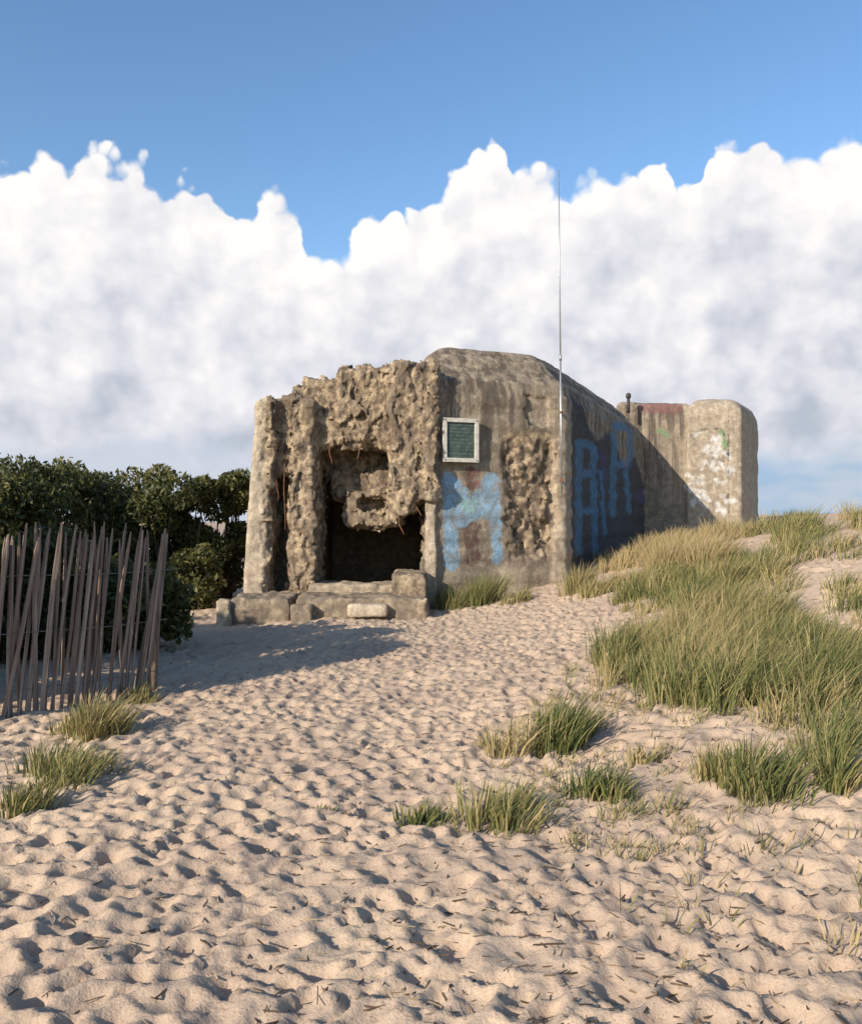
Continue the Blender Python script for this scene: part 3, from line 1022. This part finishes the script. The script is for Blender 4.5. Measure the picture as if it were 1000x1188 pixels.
# ------------------------------------------------------------------ grass
def blades(cx, cy, n, rad, hgt, tint=(0.35, 0.25), lean=0.35, width=0.006, wind=(0.22, 0.10), zfun=gz, rr=rng):
    """n curved blades rooted around (cx,cy); returns V,Q,tint"""
    r = rad * np.sqrt(rr.random(n)) * (0.4 + 0.6 * rr.random(n))
    th = rr.random(n) * 2 * math.pi
    bx_, by_ = r * np.cos(th), r * np.sin(th)
    z0_ = ground_smooth(cx + bx_, cy + by_) + relief_at(cx + bx_, cy + by_) - 0.03
    hh = hgt * (0.45 + 0.65 * rr.random(n)) * (1 - 0.35 * (r / max(rad, 1e-6)) ** 2)
    od = th + rr.normal(0, 0.7, n)
    ln = (lean * (0.3 + 0.9 * r / max(rad, 1e-6)) + np.abs(rr.normal(0, 0.14, n))) * hh
    dx, dy = np.cos(od) * ln + wind[0] * hh, np.sin(od) * ln + wind[1] * hh
    fa = rr.random(n) * math.pi
    wv = np.stack([np.cos(fa), np.sin(fa), np.zeros(n)], 1)
    ti = np.clip(rr.normal(tint[0], tint[1], n), 0, 1)
    rings = []
    for t, w in ((0, 1.0), (0.4, 0.9), (0.75, 0.6), (1.0, 0.08)):
        bend = t * t * 0.75 + 0.25 * t
        c = np.stack([cx + bx_ + dx * bend, cy + by_ + dy * bend, z0_ + hh * (t - 0.16 * t * t)], 1)
        wd = (width * w * (0.7 + 0.6 * rr.random(n)))[:, None]
        rings.append(c - wv * wd); rings.append(c + wv * wd)
    V_ = np.stack(rings, 1).reshape(-1, 3)
    b0 = (np.arange(n) * 8)[:, None]
    Q_ = np.concatenate([b0 + np.array([[2 * i, 2 * i + 1, 2 * i + 3, 2 * i + 2]]) for i in range(3)], 0)
    return V_, Q_, np.repeat(ti, 8)


def grass_mesh(name, parts):
    vo, Vs, Qs, Ts = 0, [], [], []
    for V_, Q_, T_ in parts:
        Vs.append(V_); Qs.append(Q_ + vo); Ts.append(T_); vo += len(V_)
    return mesh_np(name, np.concatenate(Vs), np.concatenate(Qs), {'tint': np.concatenate(Ts)}, smooth=False)


M_grass = mat_ramp('marram_grass', 'tint', [(0.0, (0.065, 0.095, 0.030)), (0.3, (0.14, 0.155, 0.048)), (0.6, (0.28, 0.24, 0.095)), (1.0, (0.46, 0.345, 0.18))], 0.6, 0.30)


def tussock(px, py, n, rad, hgt, tint, label, name='grass_tussock', lean=0.35, sub=4, group='grass tussocks on the sand', width=0.005):
    x, y, z = at(px, py)
    parts = []
    for k in range(sub):
        a = random.uniform(0, 6.28); r = rad * random.uniform(0.1, 0.75)
        parts.append(blades(x + r * math.cos(a), y + r * math.sin(a), n // sub, rad * random.uniform(0.4, 0.7), hgt * random.uniform(0.75, 1.1), (tint + random.uniform(-0.1, 0.1), 0.2), lean, width))
    me = grass_mesh(name, parts)
    co_ = np.empty(len(me.vertices) * 3, np.float32); me.vertices.foreach_get('co', co_)
    co_ = co_.reshape(-1, 3) - np.array((x, y, z), np.float32)
    me.vertices.foreach_set('co', co_.ravel()); me.update()
    o = obj(name, me, M_grass)
    o.location = (x, y, z)
    return tag(o, label, 'grass', group)


TUS = [
    (668, 862, 800, 0.38, 0.50, 0.28, 'dense dark green grass tuft standing alone on the sand right of the path', 0.25),
    (697, 928, 380, 0.20, 0.26, 0.30, 'small low green tuft just in front of the dense dark green tuft'),
    (590, 948, 420, 0.30, 0.30, 0.55, 'yellowish grass tuft in the sand at bottom centre right'),
    (482, 952, 260, 0.24, 0.16, 0.30, 'sparse short green sprouts in the trampled sand at bottom centre'),
    (890, 915, 520, 0.34, 0.36, 0.32, 'green tuft on the bare sand at lower right below the big grassy bank'),
    (830, 905, 300, 0.25, 0.28, 0.60, 'thin dry tuft left of the lower right green tuft'),
    (598, 872, 130, 0.20, 0.42, 0.85, 'few dry straw stalks left of the dense dark green tuft', 0.55),
    (775, 668, 2400, 0.95, 0.75, 0.92, 'large golden dry tussock on the mound before the shaded bunker wall'),
    (715, 682, 600, 0.50, 0.45, 0.85, 'pale straw coloured tussock at the left foot of the golden mound'),
    (664, 690, 620, 0.42, 0.62, 0.60, 'olive tuft at the foot of the bunker corner below the mast'),
    (548, 703, 900, 0.55, 0.70, 0.40, 'green tuft growing against the bunker under the blue graffiti'),
    (597, 699, 320, 0.28, 0.36, 0.55, 'low tuft at the base of the crumbling patch of wall'),
    (512, 706, 420, 0.26, 0.55, 0.42, 'weedy tuft at the bunker corner beside the right jamb'),
    (905, 628, 520, 0.55, 0.60, 0.42, 'bushy tuft on the dune crest right of the far wing'),
    (116, 850, 1300, 0.50, 0.36, 0.66, 'brownish grass tuft at the foot of the paling fence'),
    (70, 900, 900, 0.40, 0.30, 0.50, 'olive grass tuft in front of the fence at the left edge'),
    (165, 815, 260, 0.18, 0.26, 0.60, 'small tuft at the right end of the paling fence'),
    (15, 940, 300, 0.22, 0.26, 0.45, 'short tuft at the far left below the fence'),
    (745, 880, 120, 0.2, 0.20, 0.75, 'tiny dry tuft in the bare sand hollow right of the dark green tuft'),
    (960, 900, 420, 0.28, 0.40, 0.40, 'leafy tuft at the right edge beside the bare sand'),
    (370, 935, 60, 0.1, 0.10, 0.25, 'tiny green sprout in the middle of the footprints'),
]
for t in TUS:
    tussock(*t[:7], lean=(t[7] if len(t) > 7 else 0.35))

# the big grassy bank on the right and the thin cover around it: nobody could count it
parts = []
rb = random.Random(5)


def inpoly(x, y, pl):
    c = False
    j = len(pl) - 1
    for i in range(len(pl)):
        if (pl[i][1] > y) != (pl[j][1] > y) and x < (pl[j][0] - pl[i][0]) * (y - pl[i][1]) / (pl[j][1] - pl[i][1]) + pl[i][0]:
            c = not c
        j = i
    return c


BANK = [(694, 775), (712, 752), (765, 735), (805, 712), (850, 700), (905, 715), (950, 750), (1010, 770), (1010, 870), (950, 880), (880, 858), (820, 826), (760, 826), (712, 806)]
bank_w = [at(*p)[:2] for p in BANK]
bx0, bx1 = min(p[0] for p in bank_w), max(p[0] for p in bank_w)
by0, by1 = min(p[1] for p in bank_w), max(p[1] for p in bank_w)
cnt = 0
while cnt < 420:
    x, y = rb.uniform(bx0, bx1), rb.uniform(by0, by1)
    if not inpoly(x, y, bank_w):
        continue
    cnt += 1
    dn = vnoise(np.array([[x * 0.8, y * 0.5, 3.0]], np.float32), 77)[0]
    if dn < 0.36 and rb.random() < 0.8:
        continue
    parts.append(blades(x, y, rb.randint(40, 90), rb.uniform(0.12, 0.30), rb.uniform(0.26, 0.62), (0.26 + 0.8 * abs(dn - 0.5) + rb.uniform(-0.12, 0.32), 0.2), 0.36, 0.0045))
for (a, b, r_, n_) in ((885, 650, 0.6, 5), (835, 690, 0.9, 24), (800, 690, 0.9, 20), (850, 672, 0.8, 14), (930, 612, 1.2, 14), (970, 640, 0.9, 8), (990, 615, 1.4, 14), (900, 612, 1.2, 18), (740, 690, 0.6, 16), (690, 690, 0.4, 9), (815, 660, 0.7, 14), (770, 680, 0.9, 24), (1030, 700, 1.0, 14)):
    x, y, z = at(a, b)
    for k in range(n_):
        q, s = rb.uniform(0, 6.28), r_ * rb.random()
        parts.append(blades(x + s * math.cos(q), y + s * math.sin(q), 70, rb.uniform(0.2, 0.35), rb.uniform(0.25, 0.55), (rb.uniform(0.25, 0.75), 0.2), 0.35, 0.006))
for k in range(75):                        # straw coloured cover on the mound
    x, y = rb.gauss(4.9, 0.75), rb.gauss(18.4, 0.8)
    if (x - B[0]) * side.nrm[0] + (y - B[1]) * side.nrm[1] < 0.15: continue
    parts.append(blades(x, y, 80, rb.uniform(0.2, 0.35), rb.uniform(0.3, 0.6), (rb.uniform(0.7, 1.0), 0.15), 0.4, 0.006))
bank = obj('dune_grass', grass_mesh('dune_grass', parts), M_grass)
tag(bank, 'thick green and straw dune grass covering the bank on the right', 'grass', kind='stuff')
parts = []
for k in range(420):                       # sparse sprouts through the sand on the right
    x, y = rb.uniform(0.6, 4.4), rb.uniform(3.2, 10.0)
    if x < 0.35 + 0.10 * y: continue
    parts.append(blades(x, y, rb.randint(3, 10), 0.08, rb.uniform(0.08, 0.24), (rb.uniform(0.4, 0.9), 0.2), 0.5, 0.004))
for k in range(230):                       # short straw clumps in the loose sand
    y = rb.uniform(4.4, 8.5)
    x = rb.uniform(0.25 + 0.06 * (y - 4.4), 0.47 * y)
    if vnoise(np.array([[x * 1.7, y * 1.3, 9.0]], np.float32), 31)[0] < 0.45: continue
    parts.append(blades(x, y, rb.randint(10, 34), rb.uniform(0.06, 0.16), rb.uniform(0.07, 0.20), (rb.uniform(0.45, 0.95), 0.2), 0.6, 0.0035))
sp_ = obj('sparse_grass', grass_mesh('sparse_grass', parts), M_grass)
tag(sp_, 'thin single dry blades scattered over the bare sand at the right', 'grass', kind='stuff')


# ------------------------------------------------------------------ shrubs
M_leaf = mat_ramp('shrub_leaf', 'tint', [(0.0, (0.030, 0.042, 0.016)), (0.45, (0.07, 0.08, 0.026)), (0.8, (0.17, 0.155, 0.05)), (1.0, (0.24, 0.20, 0.08))], 0.55, 0.25)
M_bark = mat_plain('shrub_bark', (0.075, 0.055, 0.04), 0.9, var=0.4)


def shrub(x, y, rx, ry, hgt, label, n=13000, seed=0, leaf=0.06, tint=0.45):
    r_ = np.random.default_rng(seed)
    z0_ = gz(x, y)
    root = empty('shrub', (x, y, z0_), label, 'shrub', 'shrubs behind and beside the fence')
    nl = 22
    th = r_.random(nl) * 2 * math.pi
    rr = np.sqrt(r_.random(nl)) * 0.85
    lc = np.stack([rx * rr * np.cos(th), ry * rr * np.sin(th), hgt * (0.10 + 0.74 * r_.random(nl))], 1)
    lr = r_.uniform(0.22, 0.40, nl) * min(rx * 1.2, hgt * 0.85)
    lc[:, 2] = np.minimum(lc[:, 2], hgt - lr * 0.75)
    stem = MB()
    for k in range(nl):
        p0 = np.array((r_.normal(0, 0.12), r_.normal(0, 0.12), -0.15))
        p2 = lc[k]
        p1 = p0 * 0.4 + p2 * 0.6 + np.array((r_.normal(0, 0.1), r_.normal(0, 0.1), -0.25 * p2[2] * 0.3))
        stem.tube([p0, p1 * 0.6 + p0 * 0.4, p1, p2], [0.045, 0.035, 0.024, 0.008], 6)
    obj('stems', stem.mesh('stems', True), M_bark, root)
    k = r_.integers(0, nl, n)
    d = r_.normal(0, 1, (n, 3)); d /= np.linalg.norm(d, axis=1)[:, None]
    rad_ = lr[k] * (0.35 + 0.65 * r_.random(n) ** 0.45) * (1 + 0.09 * r_.normal(0, 1, n) * (r_.random(n) < 0.25))
    c = lc[k] + d * rad_[:, None] * np.array((1.05, 1.05, 0.95))
    c[:, 2] = np.maximum(c[:, 2], 0.08 * r_.random(n))
    a = r_.normal(0, 1, (n, 3)); a[:, 2] += 0.7; a /= np.linalg.norm(a, axis=1)[:, None]
    b = np.cross(a, r_.normal(0, 1, (n, 3))); b /= np.linalg.norm(b, axis=1)[:, None]
    L = (leaf * (0.6 + 0.9 * r_.random(n)))[:, None]
    V_ = np.stack([c - a * L, c + b * L * 0.42, c + a * L, c - b * L * 0.42], 1).reshape(-1, 3)
    Q_ = np.arange(n * 4).reshape(-1, 4)
    tn = np.clip(tint + 0.35 * (r_.random(nl)[k] - 0.5) + r_.normal(0, 0.14, n), 0, 1)
    obj('crown', mesh_np('crown', V_, Q_, {'tint': np.repeat(tn, 4)}, smooth=False), M_leaf, root)
    return root


def shrub_px(pxl, pyt, d, rx, ry, label, **kw):
    x = (pxl - CX) * d / F_PX
    top_ = CAM_Z + (HY - pyt) * d / F_PX
    return shrub(x, d, rx, ry, top_ - gz(x, d), label, **kw)


shrub_px(80, 516, 19.0, 1.15, 1.1, 'broad dark shrub behind the fence, tallest at the left of the hedge', seed=1)
shrub_px(150, 524, 20.5, 1.1, 1.0, 'rounded olive green shrub directly above the right end of the fence', seed=2, tint=0.6)
shrub_px(200, 530, 19.5, 0.95, 1.0, 'dark green shrub between the fence end and the bunker', seed=3, tint=0.35)
shrub_px(252, 532, 20.5, 0.85, 1.0, 'shrub pressed against the left pillar of the bunker', seed=4, tint=0.5)
shrub_px(20, 522, 17.5, 1.1, 1.0, 'shrub at the left edge of the picture beyond the fence', seed=5)
shrub_px(222, 628, 18.3, 0.55, 0.5, 'low rounded bush at the foot of the hedge beside the bunker', seed=6, n=2600, tint=0.55)
shrub_px(165, 640, 13.0, 0.6, 0.5, 'low leafy bush just past the end of the fence', seed=7, n=6000, tint=0.45)
shrub_px(105, 612, 12.0, 0.8, 0.6, 'dark bush hidden close behind the palings', seed=8, n=7000, tint=0.35)
shrub_px(30, 606, 11.5, 0.8, 0.6, 'dark bush behind the palings at the left edge', seed=18, n=7000, tint=0.35)
shrub_px(-60, 520, 16.5, 1.4, 1.2, 'shrub out past the left edge continuing the hedge', seed=9, tint=0.45)
shrub(-5.5, 7.75, 1.15, 1.0, 3.95, 'tall shrub past the left edge, nearest of three in a row shading the sand', seed=10, leaf=0.075)
shrub(-6.5, 8.8, 1.35, 1.2, 3.8, 'tall shrub past the left edge, middle one of three in a row', seed=11, leaf=0.075)
shrub(-7.5, 9.9, 1.35, 1.2, 3.5, 'tall shrub past the left edge, farthest of three in a row', seed=12, leaf=0.075)
shrub(-8.7, 11.2, 1.3, 1.2, 3.3, 'wide shrub past the left edge linking the tall row to the hedge', seed=13, leaf=0.075)

# ------------------------------------------------------------------ dry bits of stalk and root lying on the sand
n = 5200
r_ = np.random.default_rng(44)
ly = 2.2 + 14.0 * r_.random(n) ** 1.3
lx = r_.normal(0.2, 0.30, n) * ly
ln_ = r_.uniform(0.008, 0.035, n) * (1 + 0.9 * (r_.random(n) < 0.10))
an_ = r_.random(n) * 2 * math.pi
tl = r_.normal(0, 0.06, n)
ax_ = np.stack([np.cos(an_), np.sin(an_), tl], 1)
sd = np.stack([-np.sin(an_), np.cos(an_), np.zeros(n)], 1)
c0 = np.stack([lx, ly, ground_smooth(lx, ly) + relief_at(lx, ly) + 0.003], 1)
wd = r_.uniform(0.0018, 0.0045, n)[:, None]
up = np.array((0, 0, 1.0))
ring = []
for e_ in (-1, 1):
    for k in range(3):
        t = 2 * math.pi * k / 3
        ring.append(c0 + ax_ * (ln_ * e_)[:, None] + (sd * math.cos(t) + up * math.sin(t)) * wd)
V = np.stack(ring, 1).reshape(-1, 3)
b0 = (np.arange(n) * 6)[:, None]
Q = np.concatenate([b0 + np.array([[k, (k + 1) % 3, 3 + (k + 1) % 3, 3 + k]]) for k in range(3)], 0)
M_lit = mat_ramp('dry_litter', 'tint', [(0.0, (0.045, 0.032, 0.022)), (0.6, (0.14, 0.095, 0.06)), (1.0, (0.34, 0.26, 0.16))], 0.9, None)
lt = obj('plant_litter', mesh_np('plant_litter', V, Q, {'tint': np.repeat(r_.random(n), 6)}, smooth=False), M_lit)
tag(lt, 'tiny dark bits of stalk and root scattered on the trampled sand', 'litter', kind='stuff')
